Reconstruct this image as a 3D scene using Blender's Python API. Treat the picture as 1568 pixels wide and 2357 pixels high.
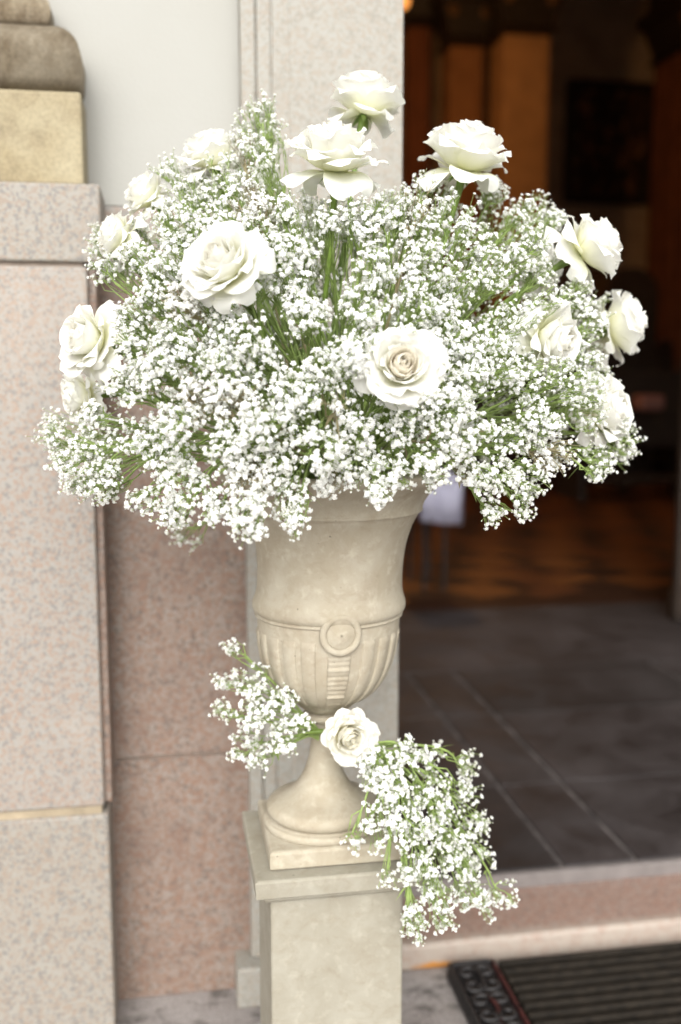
import bpy, bmesh, math, random
import numpy as np
from mathutils import Vector, Matrix

random.seed(7); rng = np.random.default_rng(7)
S = bpy.context.scene
C = S.collection
for o in list(bpy.data.objects): bpy.data.objects.remove(o)
rad = math.radians

# ------------------------------------------------------------------ camera
FPX, YAW, PITCH = 2357.0, rad(9.8), rad(7.7)
CF = np.array([math.sin(YAW)*math.cos(PITCH), math.cos(YAW)*math.cos(PITCH), -math.sin(PITCH)])
CR = np.array([math.cos(YAW), -math.sin(YAW), 0.0])
CU = np.cross(CR, CF)
CAM = np.array([-0.1946, -1.2075, 1.05])
cam_d = bpy.data.cameras.new('camera'); cam = bpy.data.objects.new('camera', cam_d); C.objects.link(cam)
cam_d.sensor_fit = 'VERTICAL'; cam_d.sensor_height = 36.0; cam_d.sensor_width = 24.0; cam_d.lens = 36.0
cam_d.clip_start = 0.05; cam_d.clip_end = 500.0
cam.matrix_world = Matrix(((CR[0], CU[0], -CF[0], CAM[0]), (CR[1], CU[1], -CF[1], CAM[1]), (CR[2], CU[2], -CF[2], CAM[2]), (0, 0, 0, 1)))
cam_d.dof.use_dof = True; cam_d.dof.focus_distance = 1.06; cam_d.dof.aperture_fstop = 2.6
S.camera = cam

# ------------------------------------------------------------------ world, sun, exposure
W = bpy.data.worlds.new('World'); S.world = W; W.use_nodes = True
wn = W.node_tree; wn.nodes.clear()
SUN_EL, SUN_AZ = rad(34), rad(192)      # azimuth clockwise from +Y: the light comes from behind the camera, a little left
sky = wn.nodes.new('ShaderNodeTexSky'); sky.sky_type = 'NISHITA'; sky.sun_disc = False
sky.sun_elevation = SUN_EL; sky.sun_rotation = SUN_AZ; sky.air_density = 1.0; sky.dust_density = 4.0; sky.ozone_density = 1.0
hs = wn.nodes.new('ShaderNodeHueSaturation'); hs.inputs['Saturation'].default_value = 0.06   # overcast: nearly grey
bg = wn.nodes.new('ShaderNodeBackground'); bg.inputs['Strength'].default_value = 0.15
wo = wn.nodes.new('ShaderNodeOutputWorld')
wn.links.new(sky.outputs[0], hs.inputs['Color']); wn.links.new(hs.outputs[0], bg.inputs['Color']); wn.links.new(bg.outputs[0], wo.inputs['Surface'])
sun_d = bpy.data.lights.new('sun', 'SUN'); sun = bpy.data.objects.new('sun', sun_d); C.objects.link(sun)
sun_d.energy = 0.65; sun_d.angle = rad(60); sun_d.color = (1.0, 0.95, 0.83)
sdir = Vector((math.sin(SUN_AZ)*math.cos(SUN_EL), math.cos(SUN_AZ)*math.cos(SUN_EL), math.sin(SUN_EL)))
sun.rotation_euler = sdir.to_track_quat('Z', 'Y').to_euler(); sun.location = sdir*20
S.view_settings.view_transform = 'Standard'; S.view_settings.look = 'None'
S.view_settings.gamma = 1.0; S.view_settings.use_curve_mapping = False
S.view_settings.exposure = 1.06
S.render.engine = 'CYCLES'
S.cycles.max_bounces = 12; S.cycles.diffuse_bounces = 8; S.cycles.transmission_bounces = 8

# ------------------------------------------------------------------ helpers
def ray(u, v): return CF*FPX + CR*(u-784.0) + CU*(1178.5-v)
def at(u, v, Y):
    d = ray(u, v); return CAM + d*((Y-CAM[1])/d[1])
def atz(u, v, z):
    d = ray(u, v); return CAM + d*((z-CAM[2])/d[2])
def pxm(P): return float((np.array(P)-CAM) @ CF)/FPX        # metres per photo pixel at a point

def tag(o, label=None, cat=None, group=None, kind=None):
    if label: o['label'] = label
    if cat: o['category'] = cat
    if group: o['group'] = group
    if kind: o['kind'] = kind
    return o
def empty(name, loc, label, cat, group=None):
    o = bpy.data.objects.new(name, None); C.objects.link(o); o.location = loc; o.empty_display_size = 0.05
    bpy.context.view_layer.update()
    return tag(o, label, cat, group)
def link(name, me, parent=None, loc=None):
    o = bpy.data.objects.new(name, me); C.objects.link(o)
    if parent is not None:
        o.parent = parent
        # parents are unrotated empties or world-placed meshes: keep world coordinates
        off = Vector((0, 0, 0)); q = parent
        while q is not None: off += q.location; q = q.parent
        o.location = -off + (Vector(loc) if loc is not None else Vector((0, 0, 0)))
    elif loc is not None: o.location = loc
    return o
def bm_obj(name, bm, mat, parent=None, smooth=False, loc=None):
    me = bpy.data.meshes.new(name); bm.normal_update(); bm.to_mesh(me); bm.free()
    me.materials.append(mat)
    if smooth: me.polygons.foreach_set('use_smooth', [True]*len(me.polygons))
    return link(name, me, parent, loc)
def np_mesh(name, V, T, mats, midx=None, smooth=True, uv=None):
    V = np.asarray(V, np.float32); T = np.asarray(T, np.int32); k = T.shape[1]
    me = bpy.data.meshes.new(name)
    me.vertices.add(len(V)); me.vertices.foreach_set('co', V.ravel())
    me.loops.add(T.size); me.loops.foreach_set('vertex_index', T.ravel())
    me.polygons.add(len(T)); me.polygons.foreach_set('loop_start', np.arange(len(T), dtype=np.int32)*k)
    me.polygons.foreach_set('use_smooth', np.full(len(T), smooth))
    if midx is not None: me.polygons.foreach_set('material_index', np.asarray(midx, np.int32))
    if uv is not None:
        l = me.uv_layers.new(name='UVMap'); l.data.foreach_set('uv', np.asarray(uv, np.float32)[T.ravel()].ravel())
    for m in mats: me.materials.append(m)
    me.update(calc_edges=True)
    return me
def box_bm(x0, x1, y0, y1, z0, z1, bev=0.0, seg=2):
    bm = bmesh.new()
    vs = [bm.verts.new((x, y, z)) for z in (z0, z1) for y in (y0, y1) for x in (x0, x1)]
    for f in ((0, 2, 3, 1), (4, 5, 7, 6), (0, 1, 5, 4), (2, 6, 7, 3), (0, 4, 6, 2), (1, 3, 7, 5)): bm.faces.new([vs[i] for i in f])
    if bev > 0: bmesh.ops.bevel(bm, geom=list(bm.edges), offset=bev, segments=seg, profile=0.5, affect='EDGES')
    return bm
def box(name, x0, x1, y0, y1, z0, z1, mat, parent=None, bev=0.0):
    return bm_obj(name, box_bm(x0, x1, y0, y1, z0, z1, bev), mat, parent)
def loft_rect(name, cx0, cx1, cy0, cy1, prof, mat, parent=None, smooth=False):
    """prof: (z, offset): rectangle grown by offset at every level."""
    bm = bmesh.new(); rings = []
    for z, o in prof:
        rings.append([bm.verts.new(p) for p in ((cx0-o, cy0-o, z), (cx1+o, cy0-o, z), (cx1+o, cy1+o, z), (cx0-o, cy1+o, z))])
    for a, b in zip(rings, rings[1:]):
        for i in range(4): bm.faces.new((a[i], a[(i+1) % 4], b[(i+1) % 4], b[i]))
    bm.faces.new(rings[0][::-1]); bm.faces.new(rings[-1])
    o = bm_obj(name, bm, mat, parent)
    if smooth: o.data.shade_smooth(); 
    return o
def extrude_xy(name, pts, z0, z1, mat, parent=None, bev=0.0):
    """pts: plan polygon (counter-clockwise), extruded in z."""
    bm = bmesh.new()
    a = [bm.verts.new((x, y, z0)) for x, y in pts]; b = [bm.verts.new((x, y, z1)) for x, y in pts]
    n = len(pts)
    for i in range(n): bm.faces.new((a[i], a[(i+1) % n], b[(i+1) % n], b[i]))
    bm.faces.new(a[::-1]); bm.faces.new(b)
    if bev: bmesh.ops.bevel(bm, geom=list(bm.edges), offset=bev, segments=2, profile=0.5, affect='EDGES')
    return bm_obj(name, bm, mat, parent)
def tube_arrays(P, r, n=6, base=0):
    """P (k,3) polyline, r radii (k,) -> verts, quads"""
    P = np.asarray(P, float); k = len(P); r = np.broadcast_to(r, (k,))
    T = np.gradient(P, axis=0); T /= np.linalg.norm(T, axis=1)[:, None]+1e-12
    a = np.array([0, 0, 1.0]) if abs(T[0][2]) < .9 else np.array([1.0, 0, 0])
    A = np.cross(T, a); A /= np.linalg.norm(A, axis=1)[:, None]+1e-9; B = np.cross(T, A)
    th = np.arange(n)*2*math.pi/n
    V = P[:, None, :] + r[:, None, None]*(A[:, None, :]*np.cos(th)[None, :, None] + B[:, None, :]*np.sin(th)[None, :, None])
    q = []
    for i in range(k-1):
        for j in range(n):
            q.append((i*n+j, i*n+(j+1) % n, (i+1)*n+(j+1) % n, (i+1)*n+j))
    return V.reshape(-1, 3), np.array(q)+base
def tube_obj(name, P, r, mat, parent=None, n=8):
    V, q = tube_arrays(P, r, n)
    return link(name, np_mesh(name, V, q, [mat]), parent)
def bez(p0, p1, p2, p3, k):
    t = np.linspace(0, 1, k)[:, None]
    return (1-t)**3*p0 + 3*(1-t)**2*t*p1 + 3*(1-t)*t*t*p2 + t**3*p3

# ------------------------------------------------------------------ materials
def mat_new(name):
    m = bpy.data.materials.new(name); m.use_nodes = True; nt = m.node_tree
    b = nt.nodes['Principled BSDF']; b.inputs['Roughness'].default_value = 0.8
    return m, nt, b
def nd(nt, t, **kw):
    n = nt.nodes.new(t)
    for k, v in kw.items():
        if k in n.inputs: n.inputs[k].default_value = v
        else: setattr(n, k, v)
    return n
def pos(nt): return nd(nt, 'ShaderNodeNewGeometry').outputs['Position']
def noise(nt, src, scale, detail=4, rough=0.6, dist=0.0):
    n = nd(nt, 'ShaderNodeTexNoise'); n.inputs['Scale'].default_value = scale; n.inputs['Detail'].default_value = detail
    n.inputs['Roughness'].default_value = rough; n.inputs['Distortion'].default_value = dist
    nt.links.new(src, n.inputs['Vector']); return n.outputs['Fac']
def scaled(nt, src, s):
    n = nd(nt, 'ShaderNodeVectorMath', operation='MULTIPLY'); n.inputs[1].default_value = s
    nt.links.new(src, n.inputs[0]); return n.outputs[0]
def ramp(nt, fac, stops, interp='LINEAR'):
    r = nd(nt, 'ShaderNodeValToRGB'); e = r.color_ramp.elements; r.color_ramp.interpolation = interp
    while len(e) < len(stops): e.new(0.5)
    for el, (p, c) in zip(e, stops): el.position = p; el.color = (c, c, c, 1) if not hasattr(c, '__len__') else (*c, 1)
    nt.links.new(fac, r.inputs[0]); return r.outputs[0]
def mixc(nt, fac, a, b, mode='MIX'):
    m = nd(nt, 'ShaderNodeMix', data_type='RGBA', blend_type=mode)
    for val, sock in ((fac, m.inputs[0]), (a, m.inputs[6]), (b, m.inputs[7])):
        if isinstance(val, (int, float)): sock.default_value = val
        elif isinstance(val, tuple): sock.default_value = (*val, 1)
        else: nt.links.new(val, sock)
    return m.outputs[2]
def bump(nt, b, h, strength=0.3, dist=0.002):
    n = nd(nt, 'ShaderNodeBump'); n.inputs['Strength'].default_value = strength; n.inputs['Distance'].default_value = dist
    nt.links.new(h, n.inputs['Height']); nt.links.new(n.outputs[0], b.inputs['Normal'])

def granite(name, light, pink, dark, pink_amt=0.5, dark_amt=0.12, blotch=0.25, scale=1.0):
    m, nt, b = mat_new(name); p = pos(nt)
    vo = nd(nt, 'ShaderNodeTexVoronoi'); vo.inputs['Scale'].default_value = 290*scale; nt.links.new(p, vo.inputs['Vector'])
    vs_ = nd(nt, 'ShaderNodeSeparateXYZ'); nt.links.new(vo.outputs['Color'], vs_.inputs[0])
    nn = noise(nt, p, 90*scale, 3, .55)
    ma = nd(nt, 'ShaderNodeMath', operation='MULTIPLY_ADD'); nt.links.new(vs_.outputs[0], ma.inputs[0]); ma.inputs[1].default_value = .42
    mb = nd(nt, 'ShaderNodeMath', operation='MULTIPLY'); nt.links.new(nn, mb.inputs[0]); mb.inputs[1].default_value = .58; nt.links.new(mb.outputs[0], ma.inputs[2]); n1 = ma.outputs[0]
    mc = nd(nt, 'ShaderNodeMath', operation='MULTIPLY_ADD'); nt.links.new(vs_.outputs[1], mc.inputs[0]); mc.inputs[1].default_value = .40; nd0 = noise(nt, scaled(nt, p, (1.2, .9, 1.1)), 70*scale, 2, .5)
    md = nd(nt, 'ShaderNodeMath', operation='MULTIPLY'); nt.links.new(nd0, md.inputs[0]); md.inputs[1].default_value = .60; nt.links.new(md.outputs[0], mc.inputs[2]); n2 = mc.outputs[0]; n3 = noise(nt, p, 9, 4, .6)
    n4 = noise(nt, scaled(nt, p, (.8, 1.2, 1.17)), 80*scale, 2, .5)
    c = mixc(nt, ramp(nt, n1, ((0.58-pink_amt*.24, 0.0), (0.66-pink_amt*.20, 1.0))), light, pink)
    c = mixc(nt, ramp(nt, n4, ((0.40, 0.0), (0.66, blotch*1.6))), c, pink)
    c = mixc(nt, ramp(nt, n2, ((0.31+dark_amt*.3, 1.0), (0.37+dark_amt*.3, 0.0))), c, dark)
    c = mixc(nt, ramp(nt, n3, ((0.35, 0.0), (0.72, blotch))), c, mixc(nt, 0.5, dark, pink))
    c = mixc(nt, .18, c, mixc(nt, pink_amt*.9, light, pink))
    nt.links.new(c, b.inputs['Base Color']); b.inputs['Roughness'].default_value = 0.62
    bump(nt, b, n2, 0.25, 0.001)
    return m
M = {}
M['granite_pale'] = granite('granite_pale', (0.2707, 0.2585, 0.2346), (0.2635, 0.1842, 0.1372), (0.1589, 0.1516, 0.1444), .32, .07, .12)
M['granite_grey'] = granite('granite_grey', (0.2684, 0.2534, 0.2218), (0.2420, 0.1848, 0.1408), (0.1496, 0.1426, 0.1364), .30, .12, .12)
M['granite_red'] = granite('granite_red', (0.2430, 0.2052, 0.1755), (0.2025, 0.1152, 0.0774), (0.1080, 0.0855, 0.0720), .40, .10, .30, .85)
def grime(m, col, scale, lo, hi, amt, vec=(1, 1, 1)):
    nt = m.node_tree; b = nt.nodes['Principled BSDF']; src = b.inputs['Base Color'].links[0].from_socket
    c = mixc(nt, ramp(nt, noise(nt, scaled(nt, pos(nt), vec), scale, 5, .65, .3), ((lo, 0.0), (hi, amt))), src, col)
    nt.links.new(c, b.inputs['Base Color'])
grime(M['granite_red'], (.13, .07, .05), 9, .52, .74, .55)
grime(M['granite_red'], (.09, .06, .045), 5, .56, .72, .45, (1.6, 1, .5))
grime(M['granite_pale'], (.42, .36, .30), 4, .5, .75, .35, (1.3, 1, .6))
M['granite_jamb'] = granite('granite_jamb', (0.2870, 0.2807, 0.2500), (0.2657, 0.2255, 0.1820), (0.2125, 0.1969, 0.1664), .30, .05, .12)
M['granite_step'] = granite('granite_step', (0.3370, 0.2789, 0.2424), (0.2706, 0.1502, 0.1096), (0.1610, 0.1253, 0.1096), .6, .08, .3)

def stucco():
    m, nt, b = mat_new('stucco'); p = pos(nt)
    n = noise(nt, p, 3.0, 5, .6); g = noise(nt, p, 160, 3, .6)
    c = ramp(nt, n, ((.3, (0.3196, 0.3121, 0.2822)), (.7, (0.3362, 0.3303, 0.3054))))
    spots = ramp(nt, noise(nt, p, 34, 1, .4), ((.76, 0.0), (.80, .5)))
    c = mixc(nt, spots, c, (.5, .45, .36))
    nt.links.new(c, b.inputs['Base Color']); b.inputs['Roughness'].default_value = .92; bump(nt, b, g, .25, .002)
    return m
M['stucco'] = stucco()
def sandstone(name, a, c2, stain, lo, hi, vert=1.0):
    m, nt, b = mat_new(name); p = pos(nt)
    n = noise(nt, p, 11, 6, .62, .4); g = noise(nt, p, 230, 3, .65); s = noise(nt, scaled(nt, p, (1, 1, vert)), 16, 5, .7)
    c = ramp(nt, n, ((.32, a), (.68, c2)))
    c = mixc(nt, ramp(nt, s, ((lo, 0.0), (hi, .85))), c, stain)
    c = mixc(nt, .16, c, ramp(nt, g, ((.35, .08), (.65, .95))), 'OVERLAY')
    nt.links.new(c, b.inputs['Base Color']); b.inputs['Roughness'].default_value = .9; bump(nt, b, g, .4, .0015)
    return m
M['sandstone_block'] = sandstone('sandstone_block', (0.2494, 0.2021, 0.1204), (0.3225, 0.2795, 0.1849), (0.1892, 0.1531, 0.0963), .52, .75)
M['sandstone_torus'] = sandstone('sandstone_torus', (.175, .138, .088), (.255, .218, .16), (.085, .058, .030), .46, .66, .55)
def cast_stone(name, a, c2, stain, sl, sh):
    m, nt, b = mat_new(name); p = pos(nt)
    n = noise(nt, p, 24, 6, .62, .5); n2 = noise(nt, p, 70, 4, .6); g = noise(nt, p, 420, 3, .6); n3 = noise(nt, scaled(nt, p, (1.2, 1, .7)), 13, 5, .7)
    c = ramp(nt, n, ((.34, a), (.66, c2)))
    c = mixc(nt, ramp(nt, n3, ((sl, 0.0), (sh, .6))), c, stain)
    c = mixc(nt, ramp(nt, n2, ((.54, 0.0), (.70, .55))), c, tuple(min(1, x*1.18) for x in c2))
    n5 = noise(nt, scaled(nt, p, (1, 1, 1.4)), 42, 5, .7, .8); c = mixc(nt, ramp(nt, n5, ((.52, 0.0), (.68, .45))), c, stain)
    pits = ramp(nt, noise(nt, p, 150, 2, .5), ((.22, .7), (.26, 0.0)))
    c = mixc(nt, pits, c, tuple(x*.45 for x in stain))
    nt.links.new(c, b.inputs['Base Color']); b.inputs['Roughness'].default_value = .88
    h = mixc(nt, .5, n2, g); bump(nt, b, h, .35, .0015)
    return m
M['urn'] = cast_stone('urn_stone', (0.3237, 0.2809, 0.2068), (0.3901, 0.3511, 0.2769), (0.2614, 0.2146, 0.1521), .48, .72)
M['pedestal'] = cast_stone('pedestal_stone', (0.2482, 0.2262, 0.1760), (0.2948, 0.2746, 0.2218), (0.2112, 0.1786, 0.1276), .52, .78)
def plain(name, col, rough=.7, var=.25, scale=30, metal=0.0, spec=None):
    m, nt, b = mat_new(name); p = pos(nt); n = noise(nt, p, scale, 4, .6)
    c = ramp(nt, n, ((.3, tuple(x*(1-var) for x in col)), (.7, tuple(min(1, x*(1+var)) for x in col))))
    nt.links.new(c, b.inputs['Base Color']); b.inputs['Roughness'].default_value = rough; b.inputs['Metallic'].default_value = metal
    if spec is not None: b.inputs['Specular IOR Level'].default_value = spec
    return m
M['mortar'] = plain('mortar', (.29, .235, .16), .9)
M['joint'] = plain('joint', (.26, .21, .17), .9)
M['iron'] = plain('cast_iron', (.014, .012, .012), .6, .4, 60)
M['iron_red'] = plain('red_paint', (.045, .010, .009), .6, .9, 60)
M['rib'] = plain('brown_rubber', (.015, .0115, .008), .8, .6, 60, 0.0, .2)
M['rubber'] = plain('black_rubber', (.006, .0055, .005), .8)
M['slab'] = None
def slab_mat(name, k):
    m, nt, b = mat_new(name); p = pos(nt)
    n = noise(nt, p, 7, 6, .65, .6); g = noise(nt, p, 120, 3, .6); n2 = noise(nt, p, 2.6, 4, .6)
    c = ramp(nt, n, ((.3, (.015*k, .0125*k, .0128*k)), (.72, (.042*k, .0355*k, .036*k))))
    c = mixc(nt, ramp(nt, n2, ((.46, 0.0), (.68, .6))), c, (.070*k, .061*k, .062*k))
    c = mixc(nt, .2, c, ramp(nt, g, ((.4, .1), (.6, .9))), 'OVERLAY')
    nt.links.new(c, b.inputs['Base Color']); nt.links.new(ramp(nt, n, ((.3, .5), (.7, .75))), b.inputs['Roughness']); bump(nt, b, g, .2, .001)
    return m
M['slab'] = slab_mat('dark_slab', .82); M['slab_b'] = slab_mat('dark_slab_worn', 1.0); M['slab_c'] = slab_mat('dark_slab_deep', .6)
M['slab_joint'] = plain('pale_joint', (0.0935, 0.0814, 0.0781), .9, .8, 14)
M['lip'] = plain('step_lip', (0.1600, 0.1400, 0.1320), .8, .15, 25)
def paving():
    m, nt, b = mat_new('paving'); p = pos(nt)
    n = noise(nt, p, 6, 5, .65); g = noise(nt, p, 210, 3, .6); d = noise(nt, scaled(nt, p, (1, 1.6, 1)), 12, 5, .7)
    c = ramp(nt, n, ((.3, (.21, .185, .172)), (.7, (.33, .30, .285))))
    c = mixc(nt, .35, c, ramp(nt, g, ((.35, .1), (.65, .9))), 'OVERLAY')
    c = mixc(nt, ramp(nt, d, ((.50, 0.0), (.66, .85))), c, (.06, .05, .045))
    nt.links.new(c, b.inputs['Base Color']); b.inputs['Roughness'].default_value = .85; bump(nt, b, g, .4, .002)
    return m
M['paving'] = paving()
M['plaster_dark'] = plain('interior_plaster', (.46, .37, .27), .9, .2, 3)
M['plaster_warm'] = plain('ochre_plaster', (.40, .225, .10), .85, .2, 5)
M['plaster_brown_dim'] = plain('dimmed_brown_plaster', (.26, .125, .05), .85, .25, 5)  # column plaster darkened: the weaker lamp light is put into the colour
M['plaster_red_dim'] = plain('dimmed_red_plaster', (.16, .055, .022), .85, .25, 5)  # darker still: lamp falloff on the dimmest columns is painted in
M['wood_dark'] = plain('dark_wood', (.030, .018, .011), .55, .4, 14)
M['frame_dark'] = plain('dark_frame', (.020, .014, .009), .5, .4, 20)
M['gilt'] = plain('dull_gilt', (.16, .085, .03), .5, .5, 25)
M['cloth'] = plain('lavender_cloth', (0.780, 0.770, 0.920), .8, .05, 20)
M['cushion'] = plain('rose_cushion', (.30, .14, .11), .85, .2, 20)
def canvas():
    m, nt, b = mat_new('painted_canvas'); p = pos(nt)
    n = noise(nt, p, 5, 4, .55, 1.2)
    c = ramp(nt, n, ((.42, (.02, .015, .011)), (.54, (.06, .03, .016)), (.64, (.22, .11, .05)), (.8, (.40, .24, .12))))
    nt.links.new(c, b.inputs['Base Color']); b.inputs['Roughness'].default_value = .5
    return m
M['canvas'] = canvas()
def parquet(name, col):
    m, nt, b = mat_new(name); tc = nd(nt, 'ShaderNodeTexCoord').outputs['Object']
    n = noise(nt, scaled(nt, tc, (3, 40, 3)), 2.0, 4, .6)
    c = ramp(nt, n, ((.3, tuple(x*.65 for x in col)), (.7, tuple(x*1.3 for x in col))))
    nt.links.new(c, b.inputs['Base Color']); b.inputs['Roughness'].default_value = .42
    return m
M['oak'] = [parquet('oak_plank', (.16, .056, .014)), parquet('oak_plank_dark', (.030, .012, .006)), parquet('oak_plank_red', (.10, .032, .010))]

def petal_mat(name, tint, base):
    m = bpy.data.materials.new(name); m.use_nodes = True; nt = m.node_tree; nt.nodes.clear()
    uv = nd(nt, 'ShaderNodeUVMap'); sx = nd(nt, 'ShaderNodeSeparateXYZ'); nt.links.new(uv.outputs[0], sx.inputs[0])
    c = ramp(nt, sx.outputs[1], ((0.0, base), (0.34, tuple((a+b)/2 for a, b in zip(base, tint))), (.72, tint)))
    vein = noise(nt, scaled(nt, uv.outputs[0], (30, 1.4, 1)), 1.0, 3, .6)
    c = mixc(nt, .06, c, ramp(nt, vein, ((.35, .25), (.65, .85))), 'OVERLAY')
    d = nd(nt, 'ShaderNodeBsdfDiffuse'); t = nd(nt, 'ShaderNodeBsdfTranslucent'); g = nd(nt, 'ShaderNodeBsdfGlossy'); g.inputs['Roughness'].default_value = .5
    nt.links.new(c, d.inputs[0]); nt.links.new(c, t.inputs[0])
    mx = nd(nt, 'ShaderNodeMixShader'); mx.inputs[0].default_value = .42; nt.links.new(d.outputs[0], mx.inputs[1]); nt.links.new(t.outputs[0], mx.inputs[2])
    m2 = nd(nt, 'ShaderNodeMixShader'); m2.inputs[0].default_value = .02; nt.links.new(mx.outputs[0], m2.inputs[1]); nt.links.new(g.outputs[0], m2.inputs[2])
    bp = nd(nt, 'ShaderNodeBump'); bp.inputs['Strength'].default_value = .15; bp.inputs['Distance'].default_value = .001
    nt.links.new(vein, bp.inputs['Height']); nt.links.new(bp.outputs[0], d.inputs['Normal'])
    o = nd(nt, 'ShaderNodeOutputMaterial'); nt.links.new(m2.outputs[0], o.inputs[0])
    return m
M['petal'] = petal_mat('white_petal', (.885, .88, .838), (.86, .86, .58))
M['petal_core'] = petal_mat('cream_petal', (.885, .872, .812), (.88, .84, .60))
M['petal_peach'] = petal_mat('peach_petal', (.95, .925, .86), (.97, .86, .72))
M['petal_yellow'] = petal_mat('ivory_petal', (.885, .865, .78), (.88, .78, .48))
def leafy(name, col, tr=.25):
    m = bpy.data.materials.new(name); m.use_nodes = True; nt = m.node_tree; nt.nodes.clear()
    p = pos(nt); n = noise(nt, p, 60, 3, .6)
    c = ramp(nt, n, ((.3, tuple(x*(.7 if col[2] < .6 else .96) for x in col)), (.7, tuple(min(.94, x*1.25) for x in col))))
    d = nd(nt, 'ShaderNodeBsdfPrincipled'); d.inputs['Roughness'].default_value = .55; t = nd(nt, 'ShaderNodeBsdfTranslucent')
    nt.links.new(c, d.inputs[0]); nt.links.new(c, t.inputs[0])
    mx = nd(nt, 'ShaderNodeMixShader'); mx.inputs[0].default_value = tr; nt.links.new(d.outputs[0], mx.inputs[1]); nt.links.new(t.outputs[0], mx.inputs[2])
    o = nd(nt, 'ShaderNodeOutputMaterial'); nt.links.new(mx.outputs[0], o.inputs[0])
    return m
M['stem'] = leafy('rose_stem', (.13, .20, .030), .0)
M['twig'] = leafy('twig', (.30, .40, .12), .25)
M['twig_brown'] = leafy('twig_brown', (.38, .33, .19), .25)
M['sepal'] = leafy('sepal', (.24, .34, .10), .3)
M['bloom'] = leafy('tiny_blossom', (.885, .885, .835), .45)
M['calyx'] = leafy('calyx', (.50, .56, .27), .4)

# ------------------------------------------------------------------ the setting
YW = 0.437                                   # plane of the recessed wall and of the step's riser
g = box('ground', -30, 30, -40, YW+.30, -.3, 0.0, M['paving']); tag(g, kind='structure')

# recessed facade wall: granite dado slabs and stucco above
def X(u, v, Y): return float(at(u, v, Y)[0])
def Z(u, v, Y): return float(at(u, v, Y)[2])
PX_R = X(250, 1400, .36)                     # right side of the pilaster
z_top, z_s1, z_s2 = Z(380, 478, YW), Z(380, 642, YW), Z(400, 1742, YW)
JX0 = X(572, 1500, .40)                      # left edge of the door jamb
wall = empty('facade_wall', (-.2, YW, 0), 'cream stucco wall over a red granite dado beside the doorway', 'wall')
box('stucco_face', -6.0, JX0+.05, YW+.012, YW+.30, z_top+.003, 4.2, M['stucco'], wall)
for a, b_, m in ((0.0, z_s2-.002, 'granite_red'), (z_s2+.002, z_s1-.003, 'granite_red'), (z_s1+.003, z_top, 'granite_pale')):
    box('granite_slab', -6.0, JX0+.05, YW, YW+.30, a, b_, M[m], wall, .0025)
box('mortar_backing', -5.98, JX0+.04, YW+.006, YW+.28, .01, z_top-.01, M['joint'], wall)

# pilaster on the left
YP = .335
pil = empty('stone_pilaster', (-.55, YP, 0), 'granite pilaster with brown moulded sandstone base, left of the urn', 'pilaster')
PX_L = -1.05
zb = Z(120, 1872, YP); zm = Z(120, 608, YP); zt = Z(120, 421, YP)
xr_low, xr_mid, xr_up = X(258, 2100, YP), X(229, 1500, YP), X(233, 520, YP)
box('granite_block', PX_L, xr_low, YP-.004, YW+.1, 0, zb-.006, M['granite_grey'], pil, .004)
box('granite_block', PX_L, xr_mid, YP, YW+.1, zb+.006, zm-.003, M['granite_pale'], pil, .0035)
box('granite_block', PX_L, xr_up, YP-.003, YW+.1, zm+.003, zt, M['granite_grey'], pil, .004)
box('granite_fillet', xr_mid-.02, X(248, 1500, YP+.014), YP+.014, YW+.1, zb+.006, zm-.004, M['granite_red'], pil, .002)
box('mortar_joint', PX_L+.01, xr_mid-.004, YP+.001, YW+.08, zb-.006, zb+.006, M['mortar'], pil)
box('joint_line', PX_L+.01, xr_mid-.006, YP+.006, YW+.08, zm-.004, zm+.004, M['joint'], pil)
YS = YP+.02
sx = X(190, 310, YS); zs1 = Z(100, 206, YS); zs2 = Z(60, 33, YS)
box('sandstone_plinth', PX_L+.03, sx, YS, YW+.1, zt+.001, zs1-.001, M['sandstone_block'], pil, .004)
h = zs2-zs1; prof = [(zs1, -.012)]
for i in range(1, 4): prof.append((zs1+h*.06*i, -.012+.012*math.sin(i*math.pi/6)))
prof.append((zs1+h*.45, .002))
for i in range(1, 9):
    a = i*math.pi/16; prof.append((zs1+h*(.45+.55*math.sin(a)), .002-.052*(1-math.cos(a))))
tor = loft_rect('sandstone_torus', PX_L+.03, sx-.001, YS, YW+.1, prof, M['sandstone_torus'], pil, True)
prof = [(zs2+.001, -.052)]
for i in range(0, 9):
    a = -math.pi/2 + i*math.pi/8; prof.append((zs2+.02+.018*math.sin(a), -.050+.008*math.cos(a)))
prof += [(zs2+.042, -.058), (zs2+.09, -.075), (zs2+.16, -.08), (4.2, -.08)]
loft_rect('sandstone_shaft', PX_L+.03, sx, YS, YW+.1, prof, M['sandstone_torus'], pil)

# door jamb with moulded edge, plinth block
YJ = YW-.035
jamb = empty('door_jamb', (.07, YJ, 0), 'pale pink granite door jamb with fine mouldings behind the urn', 'door jamb')
jx1 = X(926, 400, YJ); zj = Z(560, 2212, YJ)
xs = [JX0, X(592, 600, YJ), X(597, 600, YJ), X(626, 600, YJ), X(631, 600, YJ), X(667, 600, YJ), X(673, 600, YJ)]
pts = [(JX0, YW+.28), (JX0, YJ+.004), (xs[1], YJ+.004), (xs[1], YJ+.009), (xs[2], YJ+.009), (xs[2], YJ), (xs[3], YJ), (xs[3], YJ+.0035), (xs[4], YJ+.0035), (xs[4], YJ+.002), (xs[5], YJ+.002), (xs[6], YJ-.001), (jx1, YJ-.001), (jx1, YW+.28)]
extrude_xy('jamb_shaft', pts, zj+.002, 2.70, M['granite_jamb'], jamb, .0012)
box('jamb_plinth', X(546, 2250, YJ-.025), jx1-.004, YJ-.025, YW+.26, 0, zj, M['granite_jamb'], jamb, .004)
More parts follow.
